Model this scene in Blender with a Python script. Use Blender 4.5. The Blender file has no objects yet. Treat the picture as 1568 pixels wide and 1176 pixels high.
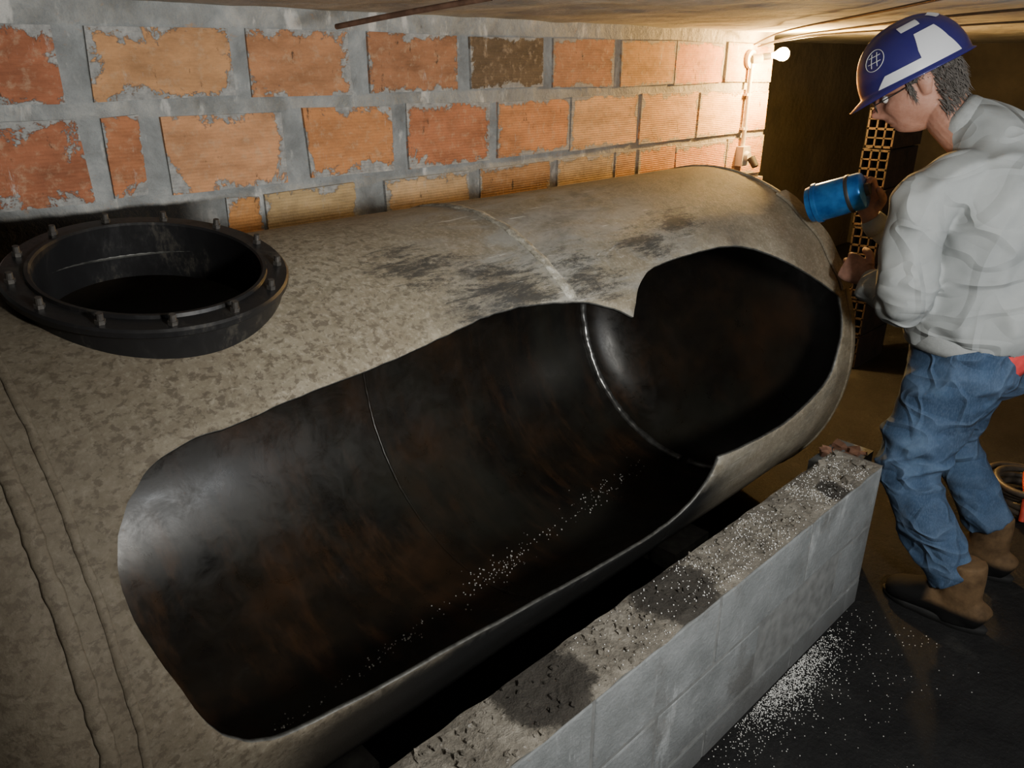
import bpy, bmesh, math, random
from mathutils import Vector, Matrix, noise
from mathutils.geometry import delaunay_2d_cdt
random.seed(7)
pi=math.pi
col=bpy.context.scene.collection

# ---------------------------------------------------------------- helpers
def link(o,parent=None):
    col.objects.link(o)
    if parent is not None: o.parent=parent
    return o
def mesh_obj(name,verts,faces,mats=(),smooth=True,parent=None,recalc=False,autos=None):
    me=bpy.data.meshes.new(name)
    me.from_pydata([tuple(v) for v in verts],[],faces)
    for m in mats: me.materials.append(m)
    if recalc:
        bm=bmesh.new();bm.from_mesh(me);bmesh.ops.recalc_face_normals(bm,faces=bm.faces);bm.to_mesh(me);bm.free()
    if smooth:
        me.polygons.foreach_set('use_smooth',[True]*len(me.polygons))
    me.update()
    return link(bpy.data.objects.new(name,me),parent)
def empty(name,loc=(0,0,0)):
    e=bpy.data.objects.new(name,None);e.empty_display_size=.1;col.objects.link(e);return e
class Geo:
    def __init__(s): s.v=[];s.f=[];s.mi=[]
    def add(s,v,f,mi=0):
        b=len(s.v);s.v+= [Vector(q) for q in v];s.f+=[tuple(i+b for i in q) for q in f];s.mi+=[mi]*len(f)
    def box(s,c,h,rot=None,mi=0,taper=1.0):
        vs=[]
        for z in(-1,1):
            for y in(-1,1):
                for x in(-1,1):
                    k=taper if z>0 else 1
                    q=Vector((x*h[0]*k,y*h[1]*k,z*h[2]))
                    if rot is not None:q=rot@q
                    vs.append(Vector(c)+q)
        s.add(vs,[(0,2,3,1),(4,5,7,6),(0,1,5,4),(2,6,7,3),(0,4,6,2),(1,3,7,5)],mi)
    def cyl(s,c,axis,r,h,n=16,mi=0,r2=None):
        axis=Vector(axis).normalized();q=axis.to_track_quat('Z','Y').to_matrix()
        if r2 is None:r2=r
        vs=[];c=Vector(c)
        for k,(z,rr) in enumerate(((0,r),(h,r2))):
            for i in range(n):
                a=2*pi*i/n;vs.append(c+q@Vector((rr*math.cos(a),rr*math.sin(a),z)))
        f=[(i,(i+1)%n,n+(i+1)%n,n+i) for i in range(n)]+[tuple(range(n-1,-1,-1)),tuple(range(n,2*n))]
        s.add(vs,f,mi)
    def rev(s,c,q,prof,n=48,mi=0,closed=False):
        c=Vector(c);vs=[]
        for r,z in prof:
            for i in range(n):
                a=2*pi*i/n;vs.append(c+q@Vector((r*math.cos(a),r*math.sin(a),z)))
        f=[];m=len(prof)
        for k in range(m if closed else m-1):
            k2=(k+1)%m
            for i in range(n):
                f.append((k*n+i,k*n+(i+1)%n,k2*n+(i+1)%n,k2*n+i))
        s.add(vs,f,mi)
    def loft(s,secs,axA=(1,0,0),n=20,mi=0):
        P=[Vector(q[0]) for q in secs];vs=[]
        for i,q in enumerate(secs):
            t=(P[min(i+1,len(P)-1)]-P[max(i-1,0)]).normalized()
            A=Vector(q[3] if len(q)>3 else axA);A=(A-t*A.dot(t)).normalized();B=t.cross(A)
            for k in range(n):
                a=2*pi*k/n;vs.append(P[i]+A*q[1]*math.cos(a)+B*q[2]*math.sin(a))
        m=len(secs)
        f=[(i*n+k,i*n+(k+1)%n,(i+1)*n+(k+1)%n,(i+1)*n+k) for i in range(m-1) for k in range(n)]
        f+=[tuple(range(n-1,-1,-1)),tuple(range((m-1)*n,m*n))]
        s.add(vs,f,mi)
    def folds(s,fn):
        me=bpy.data.meshes.new('tmp');me.from_pydata([tuple(v) for v in s.v],[],s.f)
        bm=bmesh.new();bm.from_mesh(me);bmesh.ops.recalc_face_normals(bm,faces=bm.faces);bm.normal_update();bm.verts.ensure_lookup_table()
        s.v=[v.co+v.normal*fn(v.co) for v in bm.verts];bm.free();bpy.data.meshes.remove(me)
    def obj(s,name,mats=(),parent=None,smooth=True,recalc=True,autos=None):
        o=mesh_obj(name,s.v,s.f,mats,smooth,parent,recalc,None)
        if any(s.mi): o.data.polygons.foreach_set('material_index',s.mi)
        if autos:
            try:o.data.set_sharp_from_angle(angle=math.radians(autos))
            except Exception:pass
        return o
def smoothsecs(secs,sub=4):
    out=[];n=len(secs)
    def g(i): 
        q=secs[max(0,min(n-1,i))];return list(q[0])+[q[1],q[2]]
    for i in range(n-1):
        p0,p1,p2,p3=g(i-1),g(i),g(i+1),g(i+2)
        for k in range(sub):
            t=k/sub
            r=[.5*(2*b+(c-a)*t+(2*a-5*b+4*c-d)*t*t+(-a+3*b-3*c+d)*t**3) for a,b,c,d in zip(p0,p1,p2,p3)]
            out.append((Vector(r[:3]),max(r[3],.001),max(r[4],.001)))
    q=g(n-1);out.append((Vector(q[:3]),q[3],q[4]));return out
def curve_obj(name,pts_list,r,m,parent=None,cyclic=False,res=3):
    cu=bpy.data.curves.new(name,'CURVE');cu.dimensions='3D';cu.bevel_depth=r;cu.bevel_resolution=res
    for pts in pts_list:
        sp=cu.splines.new('NURBS' if len(pts)>3 else 'POLY');sp.points.add(len(pts)-1)
        for i,q in enumerate(pts):
            rad=q[3] if len(q)>3 else 1
            sp.points[i].co=(q[0],q[1],q[2],1);sp.points[i].radius=rad
        if sp.type=='NURBS': sp.order_u=3;sp.use_endpoint_u=True
        sp.use_cyclic_u=cyclic
    cu.materials.append(m)
    return link(bpy.data.objects.new(name,cu),parent)

# ---------------------------------------------------------------- materials
class Mt:
    def __init__(s,name):
        s.m=bpy.data.materials.new(name);s.m.use_nodes=True;s.nt=s.m.node_tree
        s.b=s.nt.nodes['Principled BSDF'];s.co=s.n('ShaderNodeTexCoord').outputs['Object']
    def n(s,t,ins=None,**kw):
        nd=s.nt.nodes.new(t)
        for k,v in kw.items(): setattr(nd,k,v)
        for k,v in (ins or {}).items(): s.put(nd.inputs[k],v)
        return nd
    def put(s,sock,v):
        if isinstance(v,bpy.types.NodeSocket): s.nt.links.new(v,sock)
        else: 
            if hasattr(sock.default_value,'__len__') and len(sock.default_value)==4 and len(v)==3: v=(*v,1)
            sock.default_value=v
    def set(s,**kw):
        for k,v in kw.items(): s.put(s.b.inputs[k.replace('_',' ')],v)
    def noise(s,scale,detail=4,rough=.55,co=None,dist=0):
        return s.n('ShaderNodeTexNoise',{'Vector':co or s.co,'Scale':scale,'Detail':detail,'Roughness':rough,'Distortion':dist}).outputs['Fac']
    def map(s,scale=(1,1,1),loc=(0,0,0),rot=(0,0,0),co=None):
        return s.n('ShaderNodeMapping',{'Vector':co or s.co,'Scale':scale,'Location':loc,'Rotation':rot}).outputs[0]
    def ramp(s,fac,st):
        nd=s.n('ShaderNodeValToRGB',{'Fac':fac});e=nd.color_ramp.elements
        while len(e)<len(st): e.new(.5)
        for el,(p,c) in zip(e,st):
            el.position=p
            if isinstance(c,(int,float)): c=(c,c,c)
            el.color=(*c,1)
        return nd.outputs['Color']
    def mix(s,f,a,b,mode='MIX'):
        nd=s.n('ShaderNodeMix',data_type='RGBA',blend_type=mode)
        s.put(nd.inputs[0],f);s.put(nd.inputs[6],a);s.put(nd.inputs[7],b);return nd.outputs[2]
    def ma(s,op,a,b=0.,c=None):
        nd=s.n('ShaderNodeMath',operation=op);s.put(nd.inputs[0],a);s.put(nd.inputs[1],b)
        if c is not None:s.put(nd.inputs[2],c)
        return nd.outputs[0]
    def rng(s,v,a,b,c=0.,d=1.):
        return s.n('ShaderNodeMapRange',{'Value':v,1:a,2:b,3:c,4:d},interpolation_type='SMOOTHSTEP').outputs[0]
    def ridge(s,scale,mp,k=9.):
        n_=s.noise(scale,1,.4,co=mp,dist=.4)
        return s.ma('MAXIMUM',s.ma('SUBTRACT',1.,s.ma('MULTIPLY',s.ma('ABSOLUTE',s.ma('SUBTRACT',n_,.5)),k)),0.)
    def xyz(s,co=None):
        return s.n('ShaderNodeSeparateXYZ',{0:co or s.co}).outputs
    def bump(s,h,strength=.5,dist=.01,normal=None):
        ins={'Height':h,'Strength':strength,'Distance':dist}
        if normal is not None: ins['Normal']=normal
        o=s.n('ShaderNodeBump',ins).outputs[0];s.put(s.b.inputs['Normal'],o);return o
    def near(s,c,rad,sc=(1,1,1)):
        d=s.n('ShaderNodeVectorMath',{0:s.co,1:c},operation='SUBTRACT').outputs[0]
        d=s.n('ShaderNodeVectorMath',{0:d,1:sc},operation='MULTIPLY').outputs[0]
        l=s.n('ShaderNodeVectorMath',{0:d},operation='LENGTH').outputs['Value']
        return s.rng(l,rad,0.,0.,1.)
def simple(name,c,rough=.6,metal=0,nscale=30,var=.3,bump=.2,bd=.002):
    M=Mt(name);nz=M.noise(nscale,6)
    M.set(Base_Color=M.ramp(nz,[(.3,tuple(q*(1-var) for q in c)),(.7,tuple(min(1,q*(1+var)) for q in c))]),Roughness=rough,Metallic=metal)
    if bump:M.bump(M.noise(nscale*3,5),bump,bd)
    return M.m

cy,cz,r=1.59,.636,.615
def cylp(x,phi,rr=r):
    a=math.radians(phi);return Vector((x,cy-rr*math.sin(a),cz+rr*math.cos(a)))

# tank exterior
M=Mt('tank_dusty_steel')
X,Y,Z=M.xyz()
fine=M.noise(120,5,.65);mid=M.noise(30,9,.8,dist=.1);big=M.noise(3.2,6,.6)
base=M.ramp(mid,[(.30,(.135,.115,.080)),(.5,(.215,.190,.140)),(.72,(.32,.29,.228))])
base=M.mix(M.rng(big,.35,.65),base,M.mix(.55,base,(.15,.12,.085)))
base=M.mix(M.rng(fine,.5,.7,0.,.35),base,(.40,.37,.30))
spk=M.rng(M.noise(62,6,.65,co=M.map((1,1.2,1.2)),dist=.3),.50,.60)
base=M.mix(M.ma('MULTIPLY',spk,M.rng(X,1.6,.4,.05,.75)),base,(.066,.052,.037))
g=M.ma('MULTIPLY',M.rng(X,.9,1.3),M.rng(X,2.2,1.6))
sc=M.noise(7,9,.72,co=M.map((.6,1.6,1)),dist=.8)
base=M.mix(M.ma('MULTIPLY',g,M.rng(sc,.38,.62,0.,.75)),base,(.25,.25,.235))
base=M.mix(M.ma('MULTIPLY',g,M.rng(M.noise(26,8,.75,co=M.map((.35,1,1)),dist=1.2),.60,.74,0.,.8)),base,(.50,.49,.45))
dirt=M.noise(5,9,.75,co=M.map((.5,1.2,1),loc=(2,1,0)),dist=.5)
base=M.mix(M.ma('MULTIPLY',M.rng(X,.8,1.2,.3,1.),M.rng(dirt,.50,.68,0.,.7)),base,(.080,.075,.065))
s1=M.noise(6,3,.5,co=M.map((1.2,14,14),rot=(0,0,.25)));
base=M.mix(M.ma('MULTIPLY',g,M.rng(s1,.66,.72,0.,.6)),base,(.48,.47,.43))
scr=None
for (x,ph,rad) in ((1.15,37,.24),(.98,25,.16),(1.9,28,.16),(1.42,38,.18),(1.7,33,.16)):
    k=M.near(tuple(cylp(x,ph)),rad,(.7,1,1));scr=k if scr is None else M.ma('MAXIMUM',scr,k)
blk=M.rng(M.ma('ADD',M.ma('MULTIPLY',scr,.20),M.noise(20,11,.90,co=M.map((.30,1.3,1.3),rot=(0,0,.5)),dist=.3)),.60,.72)
base=M.mix(M.ma('MULTIPLY',blk,.88),base,(.026,.026,.026))
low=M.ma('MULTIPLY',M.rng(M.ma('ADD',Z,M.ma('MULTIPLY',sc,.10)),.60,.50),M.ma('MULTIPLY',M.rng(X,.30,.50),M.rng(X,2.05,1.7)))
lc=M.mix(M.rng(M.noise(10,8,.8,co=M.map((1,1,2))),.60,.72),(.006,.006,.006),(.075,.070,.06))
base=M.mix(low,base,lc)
base=M.mix(M.rng(X,.85,.08),base,M.mix(.80,base,(.046,.036,.024)))  # light falloff toward the left end, painted into the steel colour
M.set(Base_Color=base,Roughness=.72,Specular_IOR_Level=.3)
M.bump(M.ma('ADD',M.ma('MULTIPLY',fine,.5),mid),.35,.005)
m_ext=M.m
M=Mt('tank_black_lining')
nz=M.noise(2.6,7,.62);n2=M.noise(9,8,.75,dist=.5)
n3=M.noise(4,7,.7,co=M.map((3,.8,.8)))
X,Y,Z=M.xyz()
c=M.ramp(nz,[(.35,(.008,.0075,.007)),(.52,(.018,.014,.010)),(.72,(.048,.026,.014))])
c=M.mix(M.ma('MULTIPLY',M.rng(Z,.55,.15,.3,1.),M.rng(n3,.46,.72,0.,.8)),c,(.062,.032,.016))
c=M.mix(M.rng(M.noise(1.8,5,.6,co=M.map((1,1,1),loc=(4,4,4))),.48,.65,0.,.7),c,(.025,.025,.020))
c=M.mix(M.rng(n2,.62,.8,0.,.6),c,(.045,.043,.04))
M.set(Base_Color=c,Roughness=M.rng(n2,.25,.75,.23,.48),Specular_IOR_Level=.5);M.bump(n2,.08,.004)
m_int=M.m
m_rim=simple('cut_steel_edge',(.085,.085,.08),.5,.4,60,.5)
M=Mt('weld_bead_steel');w1=M.noise(14,9,.85);w2=M.noise(90,4)
M.set(Base_Color=M.ramp(M.ma('ADD',M.ma('MULTIPLY',w1,.85),M.ma('MULTIPLY',w2,.15)),[(.40,(.10,.09,.07)),(.52,(.26,.245,.20)),(.64,(.52,.51,.46))]),Roughness=.8);M.bump(w2,.8,.004);m_weld=M.m
m_weldin=simple('inner_weld_steel',(.32,.32,.31),.30,.85,30,.5)
M=Mt('manhole_black_paint');w1=M.noise(11,9,.8,co=M.map((1,1,.4)))
M.set(Base_Color=M.mix(M.rng(w1,.54,.62),(.012,.012,.013),(.036,.033,.028)),Roughness=M.rng(w1,.4,.65,.28,.55),Metallic=.2);M.bump(M.noise(40,5),.12,.001);m_ring=M.m
m_bolt=simple('bolt_dusty_steel',(.07,.065,.06),.45,.5,80,.3)

# ---------------------------------------------------------------- tank
tank=empty('cut_open_storage_tank')
out=[(0.335,95.7),(0.285,88.6),(0.252,78.7),(0.226,68.5),(0.227,62.0),(0.244,57.1),(0.278,52.6),(0.324,49.2),(0.386,47.6),(0.441,47.5),(0.563,46.3),(0.701,45.3),(0.826,44.4),(0.972,42.5),(1.093,41.2),(1.209,41.9),(1.345,44.5),(1.435,48.2),(1.480,51.2),
(1.486,51.4),(1.541,46.4),(1.601,42.9),(1.694,40.7),(1.887,40.1),(2.064,41.3),(2.207,47.1),(2.364,56.4),(2.500,65.7),(2.49,75.1),(2.448,82.8),(2.371,91.6),(2.128,97.7),(1.90,97.0),(1.76,95.3),
(1.745,95.1),(1.72,101.5),(1.65,108.5),(1.516,111.8),(1.24,110.5),(1.0,107.3),(.798,104.3),(.632,103),(.486,101.5),(.396,99.4)]
def dens(pts,sub=5,corners=(19,27,34)):
    n=len(pts);res=[]
    for i in range(n):
        p1=pts[i];p2=pts[(i+1)%n]
        p0=pts[i-1] if i not in corners else p1
        p3=pts[(i+2)%n] if (i+1)%n not in corners else p2
        for k in range(sub):
            t=k/sub
            res.append(tuple(.5*(2*b+(c-a)*t+(2*a-5*b+4*c-d)*t*t+(-a+3*b-3*c+d)*t**3) for a,b,c,d in zip(p0,p1,p2,p3)))
    return res
od=dens(out)
od=[(x+.0025*noise.noise((x*30,p*.3,0)),p+.3*noise.noise((x*25,p*.3,5))) for x,p in od]
hole=[(x,r*math.radians(p)) for x,p in od]
RH=.192;hx,hphi=.482,12.8
hole2=[(hx+RH*math.cos(2*pi*i/64),r*math.radians(hphi)+ r*math.asin(RH*math.sin(2*pi*i/64)/r)) for i in range(64)]
def inside(p,poly):
    x,y=p;c=False;j=len(poly)-1
    for i in range(len(poly)):
        xi,yi=poly[i];xj,yj=poly[j]
        if (yi>y)!=(yj>y) and x<(xj-xi)*(y-yi)/(yj-yi)+xi:c=not c
        j=i
    return c
x0,x1=.13,2.553;NP=150;NX=96
pts=[];edges=[]
def d2poly(p,poly): return min((p[0]-q[0])**2+(p[1]-q[1])**2 for q in poly)
for j in range(NP+1):
    s=r*(-pi+2*pi*j/NP)
    for i in range(NX+1):
        q=(x0+(x1-x0)*i/NX,s)
        if 0<i<NX and 0<j<NP:
            if d2poly(q,hole)<.009**2 or d2poly(q,hole2)<.009**2: continue
            if inside(q,hole) or inside(q,hole2): continue
        pts.append(Vector(q))
for poly in(hole,hole2):
    b=len(pts);pts+=[Vector(q) for q in poly];n=len(poly);edges+=[(b+i,b+(i+1)%n) for i in range(n)]
V2,E2,F2,_,_,_=delaunay_2d_cdt(pts,edges,[],0,1e-6)
fs=[]
for f in F2:
    c=((V2[f[0]].x+V2[f[1]].x+V2[f[2]].x)/3,(V2[f[0]].y+V2[f[1]].y+V2[f[2]].y)/3)
    if inside(c,hole) or inside(c,hole2):continue
    fs.append(tuple(f))
def dent(x,ph):
    return .005*noise.noise((x*2.2,ph*.035,1))+.0012*noise.noise((x*9,ph*.12,3))
G=Geo()
vv=[]
for q in V2:
    ph=math.degrees(q.y/r);e=min(1,max(0,(q.x-x0)/.2),max(0,(x1-q.x)/.2))
    k=abs(abs(ph)-180);e*=min(1,k/20)
    vv.append(cylp(q.x,ph,r+dent(q.x,ph)*e))
G.add(vv,fs)
for (xb,sg) in((x0,-1),(x1,1)):
    vs=[];K=16;dep=.25
    for k in range(K):
        t=.5*pi*k/K
        for j in range(NP):
            vs.append(cylp(xb+sg*dep*math.sin(t),-180+360*j/NP,r*math.cos(t)**.8))
    vs.append(cylp(xb+sg*dep,0,0))
    f=[]
    for k in range(K-1):
        for j in range(NP): f.append((k*NP+j,k*NP+(j+1)%NP,(k+1)*NP+(j+1)%NP,(k+1)*NP+j))
    for j in range(NP): f.append(((K-1)*NP+j,(K-1)*NP+(j+1)%NP,K*NP))
    G.add(vs,f)
me=bpy.data.meshes.new('tank_shell');me.from_pydata([tuple(v) for v in G.v],[],G.f)
bm=bmesh.new();bm.from_mesh(me);bmesh.ops.remove_doubles(bm,verts=bm.verts,dist=.0006)
bmesh.ops.recalc_face_normals(bm,faces=bm.faces)
bm.faces.ensure_lookup_table()
acc=sum(((Vector((0,f.calc_center_median().y-cy,f.calc_center_median().z-cz))).dot(f.normal) for f in bm.faces))
if acc<0: bmesh.ops.reverse_faces(bm,faces=bm.faces)
bm.to_mesh(me);bm.free()
me.polygons.foreach_set('use_smooth',[True]*len(me.polygons))
for m in(m_ext,m_int,m_rim): me.materials.append(m)
shell=link(bpy.data.objects.new('shell',me),tank)
so=shell.modifiers.new('wall','SOLIDIFY');so.thickness=.009;so.offset=-1;so.material_offset=1;so.material_offset_rim=2
def arcs(x,rr,width,hgt,name,mat,skip=True,p0=-178,p1=178,wob=.0015):
    runs=[];cur=[];p=p0
    while p<=p1:
        ok=not(skip and (inside((x,r*math.radians(p)),hole) or inside((x,r*math.radians(p)),hole2)))
        if ok:cur.append(p)
        else:
            if len(cur)>2:runs.append(cur)
            cur=[]
        p+=1.0
    if len(cur)>2:runs.append(cur)
    g=Geo()
    for run in runs:
        vs=[];n=8
        for p in run:
            w=width*(1+.3*noise.noise((p*.4,x,0)));h=hgt*(1+.35*noise.noise((p*.7,x,4)));xo=wob*noise.noise((p*.15,x,8))
            for k in range(n):
                a=2*pi*k/n;vs.append(cylp(x+xo+w*math.cos(a),p,rr+h*math.sin(a)))
        f=[(i*n+k,i*n+(k+1)%n,(i+1)*n+(k+1)%n,(i+1)*n+k) for i in range(len(run)-1) for k in range(n)]
        f+=[tuple(range(n)),tuple(range((len(run)-1)*n,len(run)*n))]
        g.add(vs,f)
    return g.obj(name,[mat],tank)
arcs(1.325,r-.001,.017,.005,'girth_weld',m_weld,p1=43,wob=.008)
arcs(.145,r-.001,.014,.006,'head_weld',m_ext,wob=.003)
arcs(.192,r-.001,.008,.004,'head_lap_line',m_ext,wob=.003)
arcs(1.38,r-.010,.006,.004,'inner_girth_weld',m_int)
arcs(2.553,r-.014,.016,.013,'inner_head_ring',m_weldin,skip=False)
arcs(2.552,r+.001,.007,.004,'outer_head_weld',m_ext,skip=False)
g=Geo();vs=[];n=0
for i in range(31):
    ph=27+i*1.25
    for (xx,rr) in((2.515,r+.003),(2.515,r+.011),(2.575,r+.014),(2.575,r+.000)): vs.append(cylp(xx+.006*math.sin(i*.5),ph,rr))
f=[(i*4+k,i*4+(k+1)%4,i*4+4+(k+1)%4,i*4+4+k) for i in range(30) for k in range(4)]+[(0,1,2,3),(120,121,122,123)]
g.add(vs,f);g.obj('end_lap_strip',[m_ext],tank,smooth=False)
g=Geo()
for x in(.6,2.0):
    for sy in(-1,1): g.box((x,cy+sy*.36,.037),(.10,.05,.037))
    g.box((x,cy,.0095),(.10,.30,.0095))
g.obj('saddle_wedges',[simple('saddle_concrete',(.12,.115,.11),.9)],tank,smooth=False)
# manhole ring
th=math.radians(13.2);nrm=Vector((0,-math.sin(th),math.cos(th)))
q=Matrix.Rotation(th,3,'X');RZ=.024
c0=cylp(hx,hphi,r)
g=Geo()
ro=.240
g.rev(c0,q,[(.190,-.085),(.190,RZ+.002),(.193,RZ+.006),(.199,RZ+.006),(.201,RZ),(ro-.004,RZ),(ro,RZ-.004),(ro,RZ-.013),(ro-.003,RZ-.016),(.231,RZ-.017),(.229,RZ-.045),(.224,-.085)],n=128,closed=True)
g.obj('manhole_ring',[m_ring],tank,autos=35)
g=Geo();NB=13
for i in range(NB):
    a=2*pi*(i+.25)/NB
    pz=c0+q@Vector((.221*math.cos(a),.221*math.sin(a),RZ))
    g.cyl(pz,nrm,.0085,.007,6);g.cyl(pz+nrm*.007,nrm,.0062,.011,12,r2=.0055)
g.obj('manhole_studs',[m_bolt],tank,smooth=False)

# ---------------------------------------------------------------- room shell
ZC=1.752
M=Mt('ceiling_concrete')
a1=M.noise(5,8,.65);a2=M.noise(30,6,.65,co=M.map((1,.5,1)))
M.set(Base_Color=M.mix(M.rng(a2,.4,.7),M.ramp(a1,[(.3,(.26,.255,.24)),(.7,(.56,.55,.51))]),(.38,.37,.34)),Roughness=.9)
M.bump(M.ma('ADD',a1,M.ma('MULTIPLY',a2,.4)),.7,.02);m_ceil=M.m
M=Mt('floor_dark_screed')
a1=M.noise(4,8,.7);a2=M.noise(60,5,.6)
c=M.ramp(a1,[(.35,(.005,.005,.0055)),(.6,(.012,.012,.0122)),(.8,(.040,.038,.035))])
c=M.mix(M.rng(M.noise(220,2,.5),.69,.76),c,(.10,.10,.09))
M.set(Base_Color=c,Roughness=.8,Specular_IOR_Level=.2);M.bump(M.ma('ADD',a2,M.ma('MULTIPLY',a1,2.)),.6,.01);m_floor=M.m
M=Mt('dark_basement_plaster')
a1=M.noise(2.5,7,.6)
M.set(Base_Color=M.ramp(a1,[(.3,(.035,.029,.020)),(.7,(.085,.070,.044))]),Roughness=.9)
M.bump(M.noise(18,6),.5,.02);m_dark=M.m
def grid(name,o,u,v,nu,nv,mats,amp=0,sc=3,nr=None):
    o=Vector(o);u=Vector(u);v=Vector(v);nr=u.cross(v).normalized()
    vs=[];fs=[]
    for j in range(nv+1):
        for i in range(nu+1):
            p=o+u*i/nu+v*j/nv
            vs.append(p+nr*amp*noise.fractal(p*sc,1,2,4))
    for j in range(nv):
        for i in range(nu):
            b=j*(nu+1)+i;fs.append((b,b+1,b+nu+2,b+nu+1))
    return mesh_obj(name,vs,fs,mats)
grid('floor',(-1,-1.8,0),(8.5,0,0),(0,5.6,0),60,40,[m_floor])
grid('ceiling',(-1,3.8,ZC),(8.5,0,0),(0,-5.6,0),260,180,[m_ceil],.007,4)
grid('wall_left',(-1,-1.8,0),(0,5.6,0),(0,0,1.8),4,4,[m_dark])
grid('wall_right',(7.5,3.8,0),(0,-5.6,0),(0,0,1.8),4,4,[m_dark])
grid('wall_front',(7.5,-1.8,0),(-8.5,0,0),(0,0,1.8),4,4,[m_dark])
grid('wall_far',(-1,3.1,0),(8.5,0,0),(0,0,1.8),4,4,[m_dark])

# brick wall
KS=1.035;YW=2.2*KS
M=Mt('smeared_mortar')
X,Y,Z=M.xyz()
a1=M.noise(7,8,.65,dist=.3);a2=M.noise(38,6,.65)
c=M.ramp(a1,[(.3,(.17,.18,.18)),(.55,(.33,.35,.355)),(.75,(.52,.53,.52))])
c=M.mix(M.rng(M.noise(14,5,.6,co=M.map((1,1,.4))),.58,.7),c,(.62,.62,.60))
c=M.mix(M.rng(X,1.6,3.4),c,M.mix(.6,c,(.30,.25,.18)))
c=M.mix(M.rng(M.noise(9,8,.75,co=M.map((1,1,1.5),loc=(3,0,0))),.60,.70,0.,.7),c,(.45,.27,.14))
c=M.mix(M.rng(M.noise(16,8,.8,co=M.map((1,1,1),loc=(9,0,0))),.66,.76,0.,.8),c,(.05,.05,.05))
gap_shade=M.ma('MULTIPLY',M.rng(X,1.05,.85),M.rng(M.ma('ADD',Z,M.ma('MULTIPLY',a1,.02)),1.252,1.238))
c=M.mix(gap_shade,c,(.004,.004,.004))  # shade of the dark gap at lower left, painted into the mortar colour
M.set(Base_Color=c,Roughness=.9);M.bump(M.ma('ADD',a1,M.ma('MULTIPLY',a2,.35)),.9,.025);m_mort=M.m
M=Mt('terracotta_hollow_brick')
X,Y,Z=M.xyz()
uv=M.n('ShaderNodeUVMap',uv_map='uv').outputs[0];us=M.n('ShaderNodeSeparateXYZ',{0:uv}).outputs
vc=M.n('ShaderNodeVertexColor',layer_name='tint').outputs[0]
du=M.ma('MULTIPLY',M.ma('MINIMUM',us[0],M.ma('SUBTRACT',1.,us[0])),.37)
dv=M.ma('MULTIPLY',M.ma('MINIMUM',us[1],M.ma('SUBTRACT',1.,us[1])),.185)
ed=M.ma('MINIMUM',du,dv)
nA=M.noise(8,10,.75,dist=.3);nB=M.noise(30,6,.7)
left=M.rng(X,2.7,.3)
amt=M.ma('MULTIPLY_ADD',left,.28,.14)
val=M.ma('ADD',ed,M.ma('MULTIPLY',M.ma('SUBTRACT',nA,.495),amt))
mask=M.rng(val,.011,.003)
tint=M.mix(1.,vc,M.ramp(M.noise(6,7,.7,co=M.map((1,1,2.5))),[(.3,.60),(.6,1.10)]),'MULTIPLY')
tint=M.mix(M.rng(nB,.50,.68,0.,.85),tint,M.mix(.5,tint,(.56,.42,.28)))
tint=M.mix(M.rng(M.noise(20,8,.8,co=M.map((1.3,1,.5))),.60,.68,0.,.9),tint,(.06,.042,.03))
tint=M.mix(M.rng(M.noise(12,8,.8,co=M.map((1.4,1,.3),loc=(5,2,0))),.59,.68,0.,.8),tint,(.52,.50,.46))
mc=M.ramp(nB,[(.3,(.20,.21,.21)),(.55,(.36,.37,.37)),(.75,(.55,.55,.53))])
mc=M.mix(M.rng(X,1.6,3.4),mc,M.mix(.6,mc,(.32,.24,.16)))
M.set(Base_Color=M.mix(mask,tint,mc),Roughness=.88)
ridge=M.ma('SINE',M.ma('MULTIPLY',Z,680.))
h=M.ma('ADD',M.ma('MULTIPLY',ridge,.09),M.ma('ADD',M.ma('MULTIPLY',mask,.8),M.ma('MULTIPLY',nB,.7)))
M.bump(h,.7,.008);m_brick=M.m
OR=(.62,.28,.110);RD=(.42,.165,.080);TN=(.58,.40,.22);DK=(.15,.10,.06);BR=(.46,.23,.11);LO=(.66,.36,.17)
rows=[(1.514,1.690,[(.30,.60,RD),(.668,1.035,LO),(1.09,1.415,BR),(1.485,1.85,BR),(1.905,2.275,DK),(2.325,2.69,BR),(2.742,3.12,BR),(3.135,3.53,OR),(3.55,3.99,LO)]),
(1.272,1.474,[(.22,.62,RD),(.668,.76,RD),(.825,1.17,LO),(1.245,1.565,OR),(1.628,1.992,RD),(2.04,2.425,OR),(2.437,2.865,LO),(2.9,3.335,LO),(3.352,3.77,LO),(3.785,3.99,OR)]),
(1.055,1.240,[(.962,1.073,OR),(1.083,1.405,TN),(1.52,1.89,TN),(1.945,2.315,BR),(2.37,2.72,TN),(2.735,2.88,BR),(2.90,3.18,OR),(3.19,3.63,OR),(3.64,3.99,OR)]),
(.84,1.03,[(.3+.42*i,.68+.42*i,OR if i%2 else BR) for i in range(9)]),
(.62,.81,[(.1+.42*i,.48+.42*i,RD if i%2 else BR) for i in range(9)]),
(.40,.59,[(.3+.42*i,.68+.42*i,OR if i%2 else BR) for i in range(9)])]
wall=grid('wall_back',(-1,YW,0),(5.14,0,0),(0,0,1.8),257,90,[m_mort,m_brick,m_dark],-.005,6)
me=wall.data
bm=bmesh.new();bm.from_mesh(me)
uvl=bm.loops.layers.uv.new('uv');cl=bm.loops.layers.float_color.new('tint')
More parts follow.
